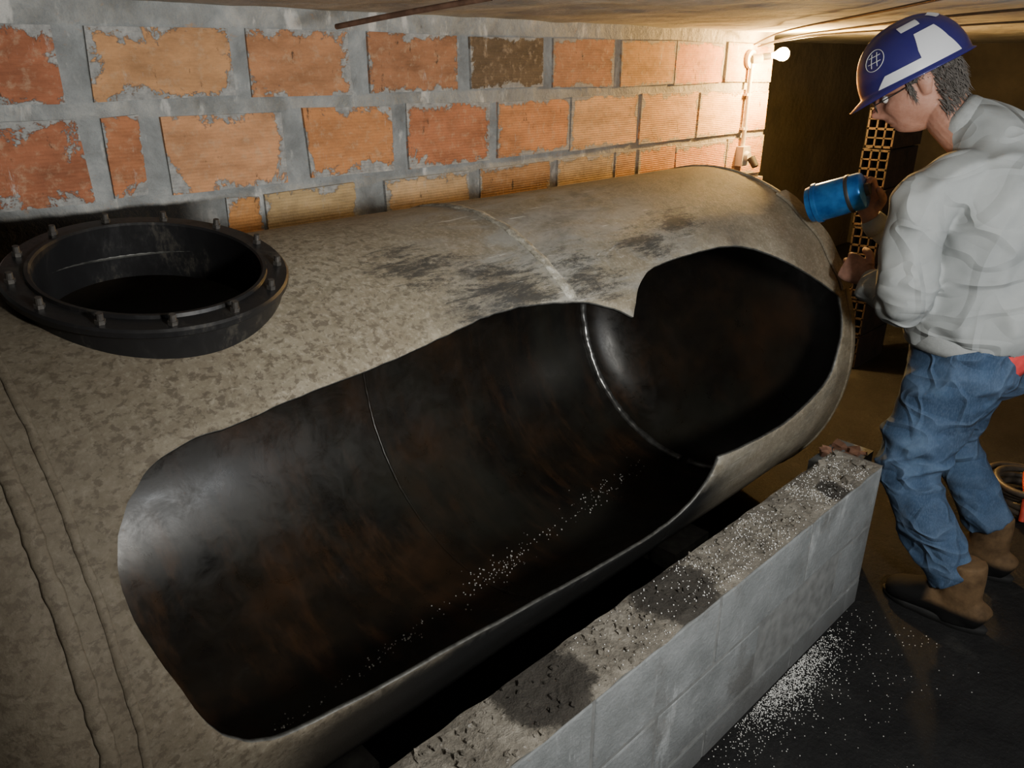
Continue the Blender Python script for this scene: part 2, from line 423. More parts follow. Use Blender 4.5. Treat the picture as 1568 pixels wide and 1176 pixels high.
for z0,z1,bs in rows:
    for (a,b,c) in bs:
        k=random.uniform(.85,1.12);cc=(c[0]*k,c[1]*k*random.uniform(.92,1.08),c[2]*k,1)
        y=YW-.009-random.uniform(0,.003);sk=[random.uniform(-.006,.006) for _ in range(8)]
        a*=KS;b*=KS;zz0=1.6+(z0-1.6)*KS;zz1=1.6+(z1-1.6)*KS
        P=[(a+sk[0],zz0+sk[1]),(b+sk[2],zz0+sk[3]),(b+sk[4],zz1+sk[5]),(a+sk[6],zz1+sk[7])]
        fr=[bm.verts.new((p[0],y,p[1])) for p in P];bk=[bm.verts.new((p[0],YW+.02,p[1])) for p in P]
        F=[bm.faces.new(fr)]
        for i in range(4): F.append(bm.faces.new((fr[i],bk[i],bk[(i+1)%4],fr[(i+1)%4])))
        UV={fr[0]:(0,0),fr[1]:(1,0),fr[2]:(1,1),fr[3]:(0,1),bk[0]:(0,0),bk[1]:(1,0),bk[2]:(1,1),bk[3]:(0,1)}
        for f in F:
            f.material_index=1;f.smooth=False
            for l in f.loops: l[uvl].uv=UV[l.vert];l[cl]=cc
def quad(a,b,c,d,mi):
    f=bm.faces.new([bm.verts.new(q) for q in(a,b,c,d)]);f.material_index=mi
XE=4.14
quad((XE,YW,0),(XE,YW+.14,0),(XE,YW+.14,1.8),(XE,YW,1.8),2)
quad((XE,YW+.14,0),(-1,YW+.14,0),(-1,YW+.14,1.8),(XE,YW+.14,1.8),2)
bm.normal_update();bm.to_mesh(me);bm.free()

# ---------------------------------------------------------------- low block wall
M=Mt('grey_concrete_block')
a1=M.noise(9,8,.65);a2=M.noise(90,4,.6)
c=M.ramp(a1,[(.3,(.105,.114,.117)),(.7,(.195,.208,.215))])
X,Y,Z=M.xyz()
c=M.mix(M.rng(M.noise(5,8,.75,co=M.map((1.5,1,.3))),.56,.70,0.,.85),c,(.34,.36,.37))
c=M.mix(M.rng(M.noise(4,8,.7,co=M.map((1,1,1),loc=(4,0,0))),.50,.66,0.,.65),c,(.075,.073,.068))
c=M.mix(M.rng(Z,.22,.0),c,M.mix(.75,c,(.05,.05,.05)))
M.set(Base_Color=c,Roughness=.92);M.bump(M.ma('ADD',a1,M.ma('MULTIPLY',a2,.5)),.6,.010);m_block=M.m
M=Mt('rubble_mortar_top')
a1=M.noise(13,8,.7,dist=.3);a2=M.noise(70,5,.7)
c=M.ramp(a1,[(.3,(.070,.062,.051)),(.5,(.16,.145,.12)),(.72,(.28,.26,.22))])
c=M.mix(M.rng(a2,.62,.7),c,(.38,.365,.34))
dk=M.ma('MAXIMUM',M.near((1.25,.77,.5),.17,(1,1,1)),M.ma('MAXIMUM',M.near((.83,.78,.5),.17,(1,1,1)),M.near((1.95,.73,.5),.08)))
c=M.mix(M.ma('MULTIPLY',M.rng(M.ma('ADD',dk,M.ma('MULTIPLY',M.noise(16,9,.8),1.1)),.78,1.0),.9),c,(.018,.015,.012))
M.set(Base_Color=c,Roughness=.95);M.bump(M.ma('ADD',a1,a2),.9,.010);m_top=M.m
lw=empty('low_block_wall')
g=Geo();yf,yb=.690,.838
for row,(z0,z1) in enumerate(((0,.092),(.1,.292),(.3,.492))):
    off=.88-.44*4+(.22 if row==1 else 0);x=off
    while x<2.2:
        a=max(x+.004,-.8);b=min(x+.436,2.2)
        if b-a>.05:
            j=random.uniform(-.002,.002)
            g.box(((a+b)/2,(yf+yb)/2+j,(z0+z1)/2),((b-a)/2,(yb-yf)/2,(z1-z0)/2))
        x+=.44
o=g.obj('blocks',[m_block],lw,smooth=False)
bv=o.modifiers.new('b','BEVEL');bv.width=.005;bv.segments=2
g=Geo();g.box((.7,(yf+yb)/2,.247),(1.497,(yb-yf)/2-.0015,.245))
g.obj('mortar_core',[simple('joint_mortar',(.13,.135,.135),.95)],lw,smooth=False)
def toph(x,y): return noise.fractal((x*9,y*9,0),1,2,5)*.007+.004+.008*max(0,noise.noise((x*26,y*26,3))-.2)
vs=[];fs=[];nx,ny=380,22
for j in range(ny+1):
    for i in range(nx+1):
        x=-.8+3.0*i/nx;y=yf+.001+(yb-yf-.002)*j/ny
        e=min(1,j/3,(ny-j)/3,i/3,(nx-i)/3)
        wy=.006*noise.noise((x*14,0,7))*(1 if j in(0,ny) else 0)
        vs.append((x,y+wy,.491+max(0,toph(x,y))*e+.003))
for j in range(ny):
    for i in range(nx):
        b=j*(nx+1)+i;fs.append((b,b+1,b+nx+2,b+nx+1))
top=mesh_obj('rubble_top',vs,fs,[m_top],parent=lw)
def chips(n,fx,smin,smax,mat,name,parent=None):
    g=Geo()
    for _ in range(n):
        c=fx();s=random.uniform(smin,smax);k=[random.uniform(.6,1.2) for _ in range(8)]
        R3=Matrix.Rotation(random.uniform(0,6),3,'Z')@Matrix.Rotation(random.uniform(-.5,.5),3,'X')
        b=len(g.v);g.box(c,(s,s*random.uniform(.5,1),s*random.uniform(.35,.7)),R3)
        for i in range(8): g.v[b+i]=Vector(c)+(g.v[b+i]-Vector(c))*k[i]
    return g.obj(name,[mat],parent,smooth=False)
chips(420,lambda:(random.uniform(.3,2.18),random.uniform(yf+.012,yb-.01),.500),.0015,.006,m_top,'mortar_crumbs',lw)
chips(5,lambda:(random.uniform(2.0,2.17),random.uniform(yf+.02,yb-.02),.505),.008,.014,m_top,'broken_block_bits',lw)

# ---------------------------------------------------------------- foam granules
m_gran=simple('white_foam_granule',(.66,.66,.64),.7,0,20,.1,0)
ico=bmesh.new();bmesh.ops.create_icosphere(ico,subdivisions=1,radius=1)
iv=[v.co.copy() for v in ico.verts];iF=[tuple(v.index for v in f.verts) for f in ico.faces];ico.free()
ico=bmesh.new();bmesh.ops.create_icosphere(ico,subdivisions=3,radius=1)
iv3=[v.co.copy() for v in ico.verts];iF3=[tuple(v.index for v in f.verts) for f in ico.faces];ico.free()
def grains(name,plist,parent=None):
    g=Geo()
    for p,s in plist: g.add([Vector(p)+q*s for q in iv],iF)
    return g.obj(name,[m_gran],parent,recalc=False)
pl=[]
for _ in range(2300):
    x=random.gauss(1.72,.13);y=.686-abs(random.gauss(0,.045))
    if x>1.3 and x<2.19 : s=random.uniform(.0008,.0018);pl.append(((x,y,s*.8),s))
for _ in range(300):
    s=random.uniform(.0009,.0017);y=.67-abs(random.gauss(0,.16));x=random.uniform(1.2,2.19);pl.append(((x,y,s*.8),s))
grains('foam_granules',pl)
pl=[]
for cx,w,n in((2.02,.07,260),(1.88,.05,230),(1.62,.09,330),(1.40,.12,300),(1.1,.12,120),(2.1,.05,80)):
    for _ in range(n):
        x=random.gauss(cx,w*.7);y=random.uniform(yf+.005,yb-.01)
        if x<2.19:
            s=random.uniform(.0008,.0018);pl.append(((x,y,.4945+max(0,toph(x,y))+s*.4),s))
grains('foam_grains_on_top',pl,lw)
pl=[]
for _ in range(300):
    x=random.choice((random.uniform(.4,2.4),random.gauss(1.45,.10),random.gauss(2.0,.2),random.gauss(.85,.25)))
    if not .35<x<2.5: continue
    yc=1.51+.2*(x-.95)/1.5
    y=yc+random.gauss(0,.014)*(1 if x<1.2 else 2.2);rr=r-.010
    z=cz-math.sqrt(rr*rr-(y-cy)**2);s=random.uniform(.0010,.0030);pl.append(((x,y,z+s*.6),s))
grains('foam_grains_inside',pl,tank)

# ---------------------------------------------------------------- wall lamp, conduit, bulb
lamp=empty('wall_bulb_lamp')
m_cond=simple('white_conduit',(.55,.50,.40),.5,0,20,.15)
m_soc=simple('black_socket',(.03,.03,.03),.5)
xl=3.756*KS
g=Geo();g.cyl((xl,YW-.028,1.12),(0,0,1),.011,.51,14)
g.box((xl,YW-.03,1.14),(.035,.025,.05));g.cyl((xl,YW-.055,1.14),(0,-1,0),.028,.02,20,r2=.022)
for z in(1.28,1.45): g.box((xl,YW-.02,z),(.022,.015,.006))
g.obj('conduit',[m_cond],lamp,autos=40)
g=Geo();g.cyl((xl,YW-.085,1.135),(0,-.6,-.8),.022,.055,16,r2=.018);g.obj('plug',[m_soc],lamp,autos=40)
g=Geo();g.cyl((xl,YW-.01,1.62),(0,-1,0),.045,.02,24);g.cyl((xl,YW-.03,1.62),(.7,-.7,.15),.022,.05,18)
g.obj('lamp_base',[m_cond],lamp,autos=40)
bp=Vector((xl+.114,YW-.13,1.645))
g=Geo();g.cyl(bp+Vector((-.085,.085,-.015)),(.7,-.7,.12),.017,.06,18);g.obj('bulb_socket',[m_soc],lamp,autos=40)
M=Mt('bulb_glow');M.set(Base_Color=(1,.8,.5),Emission_Color=(1,.62,.25),Emission_Strength=150.)
g=Geo();g.rev(bp,Vector((.7,-.7,.12)).to_track_quat('Z','Y').to_matrix(),[(.001,.036),(.016,.033),(.028,.024),(.034,.007),(.030,-.012),(.019,-.03),(.013,-.045),(.013,-.05)],24)
g.obj('bulb_glass',[M.m],lamp)
L=bpy.data.lights.new('bulb_light','POINT');L.energy=170;L.color=(1,.60,.19);L.shadow_soft_size=.04
lo=link(bpy.data.objects.new('bulb_light',L),lamp);lo.location=bp+Vector((-.02,-.09,-.03))

m_rust=simple('rusty_rod',(.16,.09,.06),.7,.3,40,.4)
curve_obj('rusty_ceiling_rod',[[(1.215,1.93,1.690),(1.222,1.905,1.693),(1.27,1.72,1.715),(1.33,1.45,1.74)]],.007,m_rust)
m_cab=simple('cable_sheath',(.05,.04,.03),.5)
curve_obj('ceiling_cables',[[(3.84,2.22,1.69),(3.65,2.02,1.728),(3.0,1.55,1.728),(2.4,1.0,1.735),(1.9,.6,1.738)],
  [(3.88,2.22,1.68),(3.75,2.0,1.722),(3.1,1.35,1.727),(2.7,.95,1.733),(2.3,.3,1.735)],
  [(3.91,2.22,1.69),(3.8,1.9,1.728),(3.5,1.3,1.730),(3.3,.9,1.735),(3.1,.3,1.738)]],.004,m_cab)

M=Mt('dark_terracotta');nz=M.noise(14,8,.7)
M.set(Base_Color=M.ramp(nz,[(.35,(.012,.010,.008)),(.65,(.042,.023,.014))]),Roughness=.9);M.bump(M.noise(60,4),.5,.004)
m_ter=M.m;m_void=simple('brick_void',(.006,.005,.004),1,0,10,.1,0)
g=Geo();x=4.2;z=0.0
while z<1.3:
    y0=1.66+random.uniform(-.012,.012)
    g.box((x+.2,y0,z+.093),(.19,.07,.005));g.box((x+.2,y0,z+.187),(.19,.07,.005));g.box((x+.2,y0,z+.005),(.19,.07,.005))
    for yy in(-.066,-.022,.022,.066): g.box((x+.2,y0+yy,z+.095),(.19,.0045,.095))
    for zz in(.048,.14): g.box((x+.2,y0,z+zz),(.19,.068,.003))
    g.box((x+.25,y0,z+.095),(.01,.06,.09),mi=1)
    z+=.2
g.obj('hollow_brick_stack',[m_ter,m_void],None,smooth=False)

pier=empty('rubble_pier')
g=Geo();g.box((2.36,.875,.20),(.11,.06,.20));o=g.obj('pier_block',[m_block],pier,smooth=False)
m_frag=simple('brick_fragment',(.16,.08,.05),.9)
chips(12,lambda:(random.uniform(2.28,2.44),random.uniform(.83,.92),random.uniform(.40,.42)),.010,.026,m_frag,'brick_fragments',pier)
m_red=simple('red_rubber',(.45,.05,.03),.5)
coil=empty('hose_coil')
pts=[]
for i in range(110):
    a=i*.28;rr=.15+.025*math.sin(i*.19)+.012*math.sin(i*.53);pts.append((3.25+rr*math.cos(a)+.02*math.sin(i*.11),.45+rr*math.sin(a),.015+.0011*i+.010*math.sin(i*.41)**2))
curve_obj('hose',[pts],.013,m_cab,coil)
curve_obj('red_strap',[[(3.08,.45,.02),(3.1,.46,.12),(3.13,.48,.15),(3.22,.5,.15)]],.012,m_red,coil)

# ---------------------------------------------------------------- worker
W=empty('construction_worker')
def tex(name,scale,depth=2):
    t=bpy.data.textures.new(name,'CLOUDS');t.noise_scale=scale;t.noise_depth=depth;return t
t1=tex('fold_a',.13,1)
def cloth(o,vox,d1=.02):
    m=o.modifiers.new('rm','REMESH');m.mode='VOXEL';m.voxel_size=vox;m.use_smooth_shade=True
    m=o.modifiers.new('sm','SMOOTH');m.iterations=2;m.factor=.5
    if d1:
        m=o.modifiers.new('d1','DISPLACE');m.texture=t1;m.strength=d1;m.mid_level=.5;m.texture_coords='GLOBAL'
    m=o.modifiers.new('sm2','SMOOTH');m.iterations=2;m.factor=.5
def ridged(p): 
    return max(0,1-2.6*abs(noise.noise(p)))**1.5
M=Mt('grey_sweatshirt_jersey')
a1=M.noise(6,6,.6);wv=M.noise(260,2,.5)
c=M.ramp(a1,[(.3,(.25,.27,.275)),(.7,(.34,.36,.36))])
c=M.mix(M.rng(M.noise(11,8,.8),.66,.8,0.,.6),c,(.15,.15,.145))
r1=M.ridge(3.2,M.map((2.2,1.6,.9),rot=(.75,.1,0)),11.);r2=M.ridge(4.5,M.map((1,1,2.4),rot=(-.35,.2,.3),loc=(3,1,2)),12.)
fold=M.ma('ADD',M.ma('MULTIPLY',r1,.8),M.ma('MULTIPLY',r2,.6))
M.set(Base_Color=c,Roughness=.95);M.bump(M.ma('ADD',fold,M.ma('MULTIPLY',wv,.02)),.7,.013)
m_sweat=M.m
M=Mt('blue_denim')
a1=M.noise(7,6,.65);wv=M.noise(320,2,.5,co=M.map((1,1,.3)))
c=M.ramp(a1,[(.3,(.012,.030,.064)),(.55,(.028,.062,.125)),(.75,(.07,.125,.21))])
c=M.mix(M.rng(wv,.4,.7,0.,.25),c,(.11,.15,.23))
c=M.mix(M.rng(M.noise(5,7,.7,co=M.map((1,1,.6),loc=(7,0,0))),.6,.75,0.,.6),c,(.05,.05,.05))
r1=M.ridge(5,M.map((1,1,2.2),rot=(.5,.3,0)),11.);r2=M.ridge(7,M.map((1.6,1.6,1.2),rot=(-.5,.4,.3),loc=(3,1,2)),12.)
fold=M.ma('ADD',M.ma('MULTIPLY',r1,.8),M.ma('MULTIPLY',r2,.5))
M.set(Base_Color=M.mix(M.ma('MULTIPLY',fold,.25),c,(.13,.19,.29)),Roughness=.9);M.bump(M.ma('ADD',fold,M.ma('MULTIPLY',wv,.04)),.75,.012);m_den=M.m
M=Mt('tan_suede_boot')
X,Y,Z=M.xyz();a1=M.noise(20,6,.6)
c=M.ramp(a1,[(.3,(.055,.033,.016)),(.7,(.15,.093,.047))])
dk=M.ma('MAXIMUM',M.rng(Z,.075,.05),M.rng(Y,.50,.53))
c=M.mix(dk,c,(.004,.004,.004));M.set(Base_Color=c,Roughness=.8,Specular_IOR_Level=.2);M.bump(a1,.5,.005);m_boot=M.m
M=Mt('skin');a1=M.noise(25,5,.6)
M.set(Base_Color=M.ramp(a1,[(.3,(.30,.14,.095)),(.7,(.44,.235,.17))]),Roughness=.55,Subsurface_Weight=.1);M.bump(M.ma('ADD',M.noise(120,4),M.noise(40,4,.6,co=M.map((.5,.5,2)))),.35,.003);m_skin=M.m
m_glove=simple('grimy_hand_skin',(.30,.16,.115),.8,0,30,.4)
m_hair=simple('greying_hair',(.09,.080,.072),.6,0,80,.5)
m_under=simple('red_tshirt',(.50,.04,.04),.85)
g=Geo()
torso=[((2.50,.625,.815),.185,.158),((2.50,.625,.84),.193,.166),((2.50,.613,.885),.208,.186),((2.50,.61,.97),.202,.172),((2.50,.62,1.07),.196,.158),((2.495,.625,1.16),.204,.156),((2.49,.635,1.235),.212,.150),((2.49,.645,1.295),.198,.136),((2.485,.672,1.348),.145,.106),((2.476,.716,1.388),.088,.078),((2.467,.755,1.413),.067,.062)]
g.loft(smoothsecs(torso,10),n=96)
la=[((2.40,.655,1.285),.066,.066),((2.325,.685,1.272),.074,.076),((2.275,.722,1.215),.074,.076),((2.253,.742,1.12),.069,.072),((2.252,.730,1.01),.063,.066),((2.262,.722,.955),.059,.058),((2.297,.765,.928),.053,.052),((2.345,.825,.935),.048,.047),((2.378,.860,.945),.042,.041),((2.394,.876,.952),.038,.036)]
ra=[((2.58,.655,1.285),.066,.066),((2.655,.685,1.272),.074,.076),((2.70,.735,1.215),.074,.074),((2.72,.80,1.12),.068,.066),((2.71,.86,1.03),.061,.060),((2.67,.92,1.025),.054,.052),((2.625,.965,1.055),.046,.044),((2.608,.985,1.080),.040,.038)]
g.loft(smoothsecs(la,10),axA=(1,0,.01),n=56);g.loft(smoothsecs(ra,10),axA=(1,0,.01),n=56)
def sfold(p):
    u=(p.y*.75+p.z*.66);v_=(p.z*.75-p.y*.66)
    a=.020*ridged(Vector((u*7,v_*2.4,p.x*2.5)))
    el=math.exp(-((p.z-.97)/.09)**2)*(1 if p.x<2.34 else .25)
    hm=math.exp(-((p.z-.90)/.06)**2)
    a+=.018*el*ridged(Vector((p.y*4+p.z*14,p.x*5,3)))+.014*hm*ridged(Vector((p.x*12,p.y*12,p.z*4+9)))
    sh=math.exp(-((p.z-1.2)/.1)**2)
    a+=.012*sh*ridged(Vector((p.y*9-p.z*7,p.x*3,5)))
    k=min(1,max(0,(1.40-p.z)/.05));return (a-.009)*k
g.folds(sfold)
cloth(g.obj('sweatshirt',[m_sweat],W),.0062,.020)
m_rib=simple('rib_knit',(.27,.285,.285),.9,0,60,.1,.4)
g=Geo()
g.loft([((2.50,.625,.800),.186,.160),((2.50,.625,.815),.192,.166),((2.50,.624,.845),.194,.168),((2.50,.623,.855),.185,.158)],n=48)
g.loft([((2.378,.858,.944),.042,.040),((2.386,.866,.948),.041,.039),((2.402,.883,.955),.036,.034),((2.408,.889,.958),.030,.029)],axA=(1,0,.01))
g.loft([((2.618,.972,1.065),.044,.042),((2.608,.985,1.080),.041,.039),((2.600,.995,1.095),.034,.033)],axA=(1,0,.01))
g.loft([((2.472,.736,1.400),.074,.068),((2.465,.760,1.415),.069,.064),((2.460,.773,1.424),.060,.057)],n=32)
g.obj('rib_bands',[m_rib],W)
g=Geo();g.loft([((2.53,.590,.778),.168,.158),((2.52,.595,.79),.182,.162),((2.50,.605,.84),.178,.155)],n=32)
g.obj('undershirt',[m_under],W)
def zr(z): 
    t=max(0,min(1,(z-.46)/.3));return z+.05*t*t*(3-2*t)
g=Geo()
g.loft(smoothsecs([((2.50,.615,.90),.165,.13),((2.50,.612,.84),.180,.150),((2.50,.60,.775),.190,.162),((2.50,.595,.705),.165,.14),((2.50,.60,.66),.11,.09)],8),n=64)
ll=[((2.42,.61,.76),.085,.11),((2.405,.61,.70),.102,.130),((2.385,.63,.60),.096,.116),((2.36,.655,.50),.086,.098),((2.345,.662,.44),.080,.090),((2.338,.625,.36),.076,.085),((2.335,.555,.26),.071,.079),((2.335,.495,.175),.067,.074),((2.332,.465,.14),.069,.077)]
rl=[((2.58,.60,.76),.085,.10),((2.60,.60,.70),.098,.122),((2.62,.62,.60),.092,.108),((2.64,.64,.50),.080,.090),((2.65,.645,.44),.074,.082),((2.655,.61,.37),.070,.078),((2.66,.55,.29),.066,.074),((2.66,.49,.21),.062,.070),((2.66,.47,.18),.066,.074)]
ll=[((a[0],a[1],zr(a[2])),b,c) for a,b,c in ll];rl=[((a[0],a[1],zr(a[2])),b,c) for a,b,c in rl]
g.loft(smoothsecs(ll,10),n=56);g.loft(smoothsecs(rl,10),n=56)
def jfold(p):
    kn=math.exp(-((p.z-.46)/.11)**2);an=math.exp(-((p.z-.20)/.08)**2)
    a=.014*ridged(Vector((p.x*3+p.z*4,p.y*5,p.z*6)))
    a+=.018*kn*ridged(Vector((p.x*4,p.y*5,p.z*14+p.y*6)))+.018*an*ridged(Vector((p.x*5,p.y*6,p.z*16-p.y*5)))
    a+=.014*math.exp(-((p.z-.70)/.07)**2)*ridged(Vector((p.x*6,p.y*9+p.z*8,p.z*8)))
    return a-.009
g.folds(jfold)
cloth(g.obj('jeans',[m_den],W),.0062,.016)
feet=((2.33,.445,0),(2.66,.465,.03))
g=Geo()
for bx,by,tw in feet:
    g.loft(smoothsecs([((bx,by+.005,.21),.050,.060),((bx,by,.17),.052,.060),((bx,by-.002,.11),.050,.060),((bx,by,.06),.047,.068),((bx,by,.012),.046,.070)]),n=24)
    g.loft(smoothsecs([((bx,by-.085,.045),.025,.03),((bx,by-.07,.05),.040,.045),((bx,by-.02,.055),.045,.052),((bx+tw*.3,by+.06,.058),.047,.056),((bx+tw*.6,by+.12,.045),.052,.044),((bx+tw,by+.165,.036),.048,.035),((bx+tw,by+.19,.028),.030,.022)]),n=24)
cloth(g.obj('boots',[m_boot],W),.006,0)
m_sole=simple('black_rubber_sole',(.007,.007,.007),.85)
g=Geo()
for bx,by,tw in feet:
    vs=[];n=28
    for z,k in((0,1),(.018,1.02),(.022,.98)):
        for i in range(n):
            a=2*pi*i/n;yy=math.sin(a)*.148;w=.050-.010*max(0,-yy/.155)-(.006 if abs(yy)<.05 else 0)
            vs.append((bx+math.cos(a)*w*k+tw*max(0,yy/.155),by+.055+yy*k,z))
    f=[(i*n+j,i*n+(j+1)%n,(i+1)*n+(j+1)%n,(i+1)*n+j) for i in range(2) for j in range(n)]+[tuple(range(n-1,-1,-1)),tuple(range(2*n,3*n))]
    g.add(vs,f)
g.obj('boot_soles',[m_sole],W)
# head
hc=Vector((2.43,.868,1.492));HR=Matrix.Rotation(math.radians(22),3,'Z')@Matrix.Rotation(math.radians(-30),3,'X')
def H(x,y,z): return hc+HR@Vector((x,y,z))
def ga(x,s): return math.exp(-(x/s)**2)
g=Geo();vs=[];nu,nv=96,72
for j in range(1,nv):
    t=pi*j/nv
    for i in range(nu):
        a=2*pi*i/nu;dx,dy,dz=math.sin(t)*math.sin(a),math.sin(t)*math.cos(a),math.cos(t)
        x,y,z=dx*.076,dy*.097,dz*.118
        if z<0:
            k=-z/.118
            x*=1-.26*k**1.6
            if dy>0: y=y*(1+.10*k)+.012*k
            else: y*=1-.35*k
        fr=max(0,dy)
        if dy>0:
            y+=fr*(.006*ga(z-.028,.012)*ga(abs(x)-.03,.03)
              -.013*ga(abs(x)-.032,.017)*ga(z-.006,.014)
              +.028*ga(x,.012)*ga(z+.026,.017)+.014*ga(x,.009)*ga(z+.002,.022)
              +.007*ga(abs(x)-.013,.007)*ga(z+.034,.008)
              +.007*ga(x,.022)*ga(z+.056,.006)+.007*ga(x,.020)*ga(z+.069,.006)
              -.005*ga(x,.024)*ga(z+.0625,.003)
              -.004*ga(abs(x)-.030,.006)*ga(z+.05,.018)
              +.012*ga(x,.022)*ga(z+.094,.016)
              +.005*ga(abs(x)-.043,.016)*ga(z+.02,.02))
        vs.append(H(x,y,z))
vs.append(H(0,0,.118));vs.append(H(0,.01,-.118))
f=[(j*nu+i,j*nu+(i+1)%nu,(j+1)*nu+(i+1)%nu,(j+1)*nu+i) for j in range(nv-2) for i in range(nu)]
f+=[(len(vs)-2,(i+1)%nu,i) for i in range(nu)]+[(len(vs)-1,(nv-2)*nu+i,(nv-2)*nu+(i+1)%nu) for i in range(nu)]
g.add(vs,f)
g.loft(smoothsecs([(H(0,-.03,-.02),.045,.05),(H(0,-.035,-.07),.056,.060),((2.458,.775,1.41),.058,.060),((2.475,.705,1.35),.065,.065)]),n=24)
for sx in(-1,1):
    g.loft(smoothsecs([(H(sx*.070,-.012,-.028),.006,.010),(H(sx*.077,-.014,-.015),.009,.014),(H(sx*.082,-.018,.004),.010,.019),(H(sx*.083,-.020,.018),.009,.018),(H(sx*.080,-.018,.028),.005,.010)]),axA=HR@Vector((1,0,0)),n=16)
hd=g.obj('head',[m_skin],W)
m=hd.modifiers.new('rm','REMESH');m.mode='VOXEL';m.voxel_size=.0024;m.use_smooth_shade=True
m=hd.modifiers.new('sm','SMOOTH');m.iterations=2;m.factor=.4
M=Mt('eye_white');M.set(Base_Color=(.7,.68,.65),Roughness=.2);m_eye=M.m
m_iris=simple('iris_dark',(.03,.02,.015),.2,0,10,.1,0)
g=Geo()
for sx in(-1,1):
    g.add([H(sx*.031,.079,.005)+v*.0115 for v in iv3],iF3,0)
    g.add([H(sx*.031,.0875,.003)+v*.005 for v in iv3],iF3,1)
g.obj('eyes',[m_eye,m_iris],W)
curve_obj('eyebrows',[[H(sx*.012,.104,.022),H(sx*.028,.105,.029),H(sx*.042,.098,.028),H(sx*.052,.088,.022)] for sx in(-1,1)],.003,m_hair,W)
m_fr=simple('spectacle_frame',(.02,.02,.02),.3)
rim=[[tuple(H(sx*.033+.024*math.cos(a),.112-.10*abs(math.cos(a)*.024+.0)*(1 if sx*math.cos(a)>0 else 0),.0+.018*math.sin(a))) for a in [2*pi*i/20 for i in range(21)]] for sx in(-1,1)]
rim.append([tuple(H(-.010,.112,.004)),tuple(H(0,.117,.006)),tuple(H(.010,.112,.004))])
rim+= [[tuple(H(sx*.057,.109,.004)),tuple(H(sx*.072,.085,.006)),tuple(H(sx*.080,.03,.010)),tuple(H(sx*.083,-.012,.016)),tuple(H(sx*.082,-.028,.0))] for sx in(-1,1)]
curve_obj('glasses',rim,.0016,m_fr,W)
st=[]
for _ in range(1500):
    a=random.uniform(75,285);zz=random.uniform(-.085,.045)
    if a<105 or a>255: zz=random.uniform(-.005,.045)
    if 80<a<112 or 248<a<280: zz=random.uniform(.022,.045)
    ar=math.radians(a);rx,ry=math.sin(ar),math.cos(ar)
    k=1 if zz>0 else 1-.2*(-zz/.118)
    p=Vector((rx*.077*k,ry*(.096 if zz>0 else .096*(1-.3*(-zz/.118))),zz))
    n_=Vector((rx,ry,0));L_=random.uniform(.02,.05)
    if 80<a<112 or 248<a<280: L_=.015
    p2=p+n_*random.uniform(.006,.012)+Vector((random.uniform(-.004,.004),random.uniform(-.01,.0),-L_*.5))
    p3=p+n_*random.uniform(.006,.014)+Vector((random.uniform(-.008,.008),random.uniform(-.014,.002),-L_))
    st.append([(*H(*p),1),(*H(*p2),.9),(*H(*p3),.2)])
curve_obj('hair',st,.0014,m_hair,W,res=1)
M=Mt('blue_helmet_shell');M.set(Base_Color=(.020,.018,.125),Roughness=.28,Coat_Weight=.4);M.bump(M.noise(60,3),.05,.002);m_hel=M.m
M=Mt('white_sticker');M.set(Base_Color=(.60,.62,.66),Roughness=.35);m_wht=M.m
hb=.030
def hel(az,el,o=0):
    a=math.radians(az);e=math.radians(el)
    k=math.cos(e)**.85 if e<pi/2 else 0;hz=math.sin(e)**.95 if e>0 else math.sin(e)
    ridge=.005*ga(abs(math.sin(a)*k*.118)-.018,.008)*(1 if el>25 else 0)
    return H(math.sin(a)*k*(.118+o),math.cos(a)*k*(.142+o)-.004,hb+hz*(.142+o+ridge))
g=Geo();vs=[];na,ne=72,24
for e in range(ne):
    for i in range(na): vs.append(hel(360*i/na,90*e/ne))
vs.append(hel(0,90))
f=[(e*na+i,e*na+(i+1)%na,(e+1)*na+(i+1)%na,(e+1)*na+i) for e in range(ne-1) for i in range(na)]
f+=[((ne-1)*na+i,(ne-1)*na+(i+1)%na,ne*na) for i in range(na)]
b=len(vs)
def br(az):
    a=math.radians(az);fr=max(0,math.cos(a))**2.2
    return .008+.030*fr
for i in range(na):
    az=360*i/na;a=math.radians(az);w=br(az)
    vs.append(H(math.sin(a)*(.118+w*.9),math.cos(a)*(.142+w)-.004,hb-.006-.012*max(0,math.cos(a))**2))
f+=[(i,b+i,b+(i+1)%na,(i+1)%na) for i in range(na)]
g.add(vs,f);ho=g.obj('helmet',[m_hel],W)
m=ho.modifiers.new('s','SOLIDIFY');m.thickness=.003;m.offset=-1
def patch(g,poly_rows,o=.0015):
    vs=[];n=14
    rows_=[]
    for k in range(len(poly_rows)-1):
        for s in range(6):
            t=s/6;rows_.append([p*(1-t)+q_*t for p,q_ in zip(poly_rows[k],poly_rows[k+1])])
    rows_.append(list(poly_rows[-1]))
    for el,a0,a1 in rows_:
        for i in range(n+1): vs.append(hel(a0+(a1-a0)*i/n,el,o))
    g.add(vs,[(r_*(n+1)+i,r_*(n+1)+i+1,(r_+1)*(n+1)+i+1,(r_+1)*(n+1)+i) for r_ in range(len(rows_)-1) for i in range(n)])
g=Geo()
patch(g,[(2,-50,-100),(12,-62,-100)])
patch(g,[(2,-100,-142),(20,-100,-135),(40,-104,-132)])
patch(g,[(50,-92,-120),(62,-88,-125)])
patch(g,[(48,-150,-180),(60,-148,-185)])
g.obj('reflective_stickers',[m_wht],W)
lg=[]
cA,cE,rr_=-52,34,12
lg.append([tuple(hel(cA+rr_*1.15*math.cos(t*2*pi/24),cE+rr_*math.sin(t*2*pi/24),.0016)) for t in range(25)])
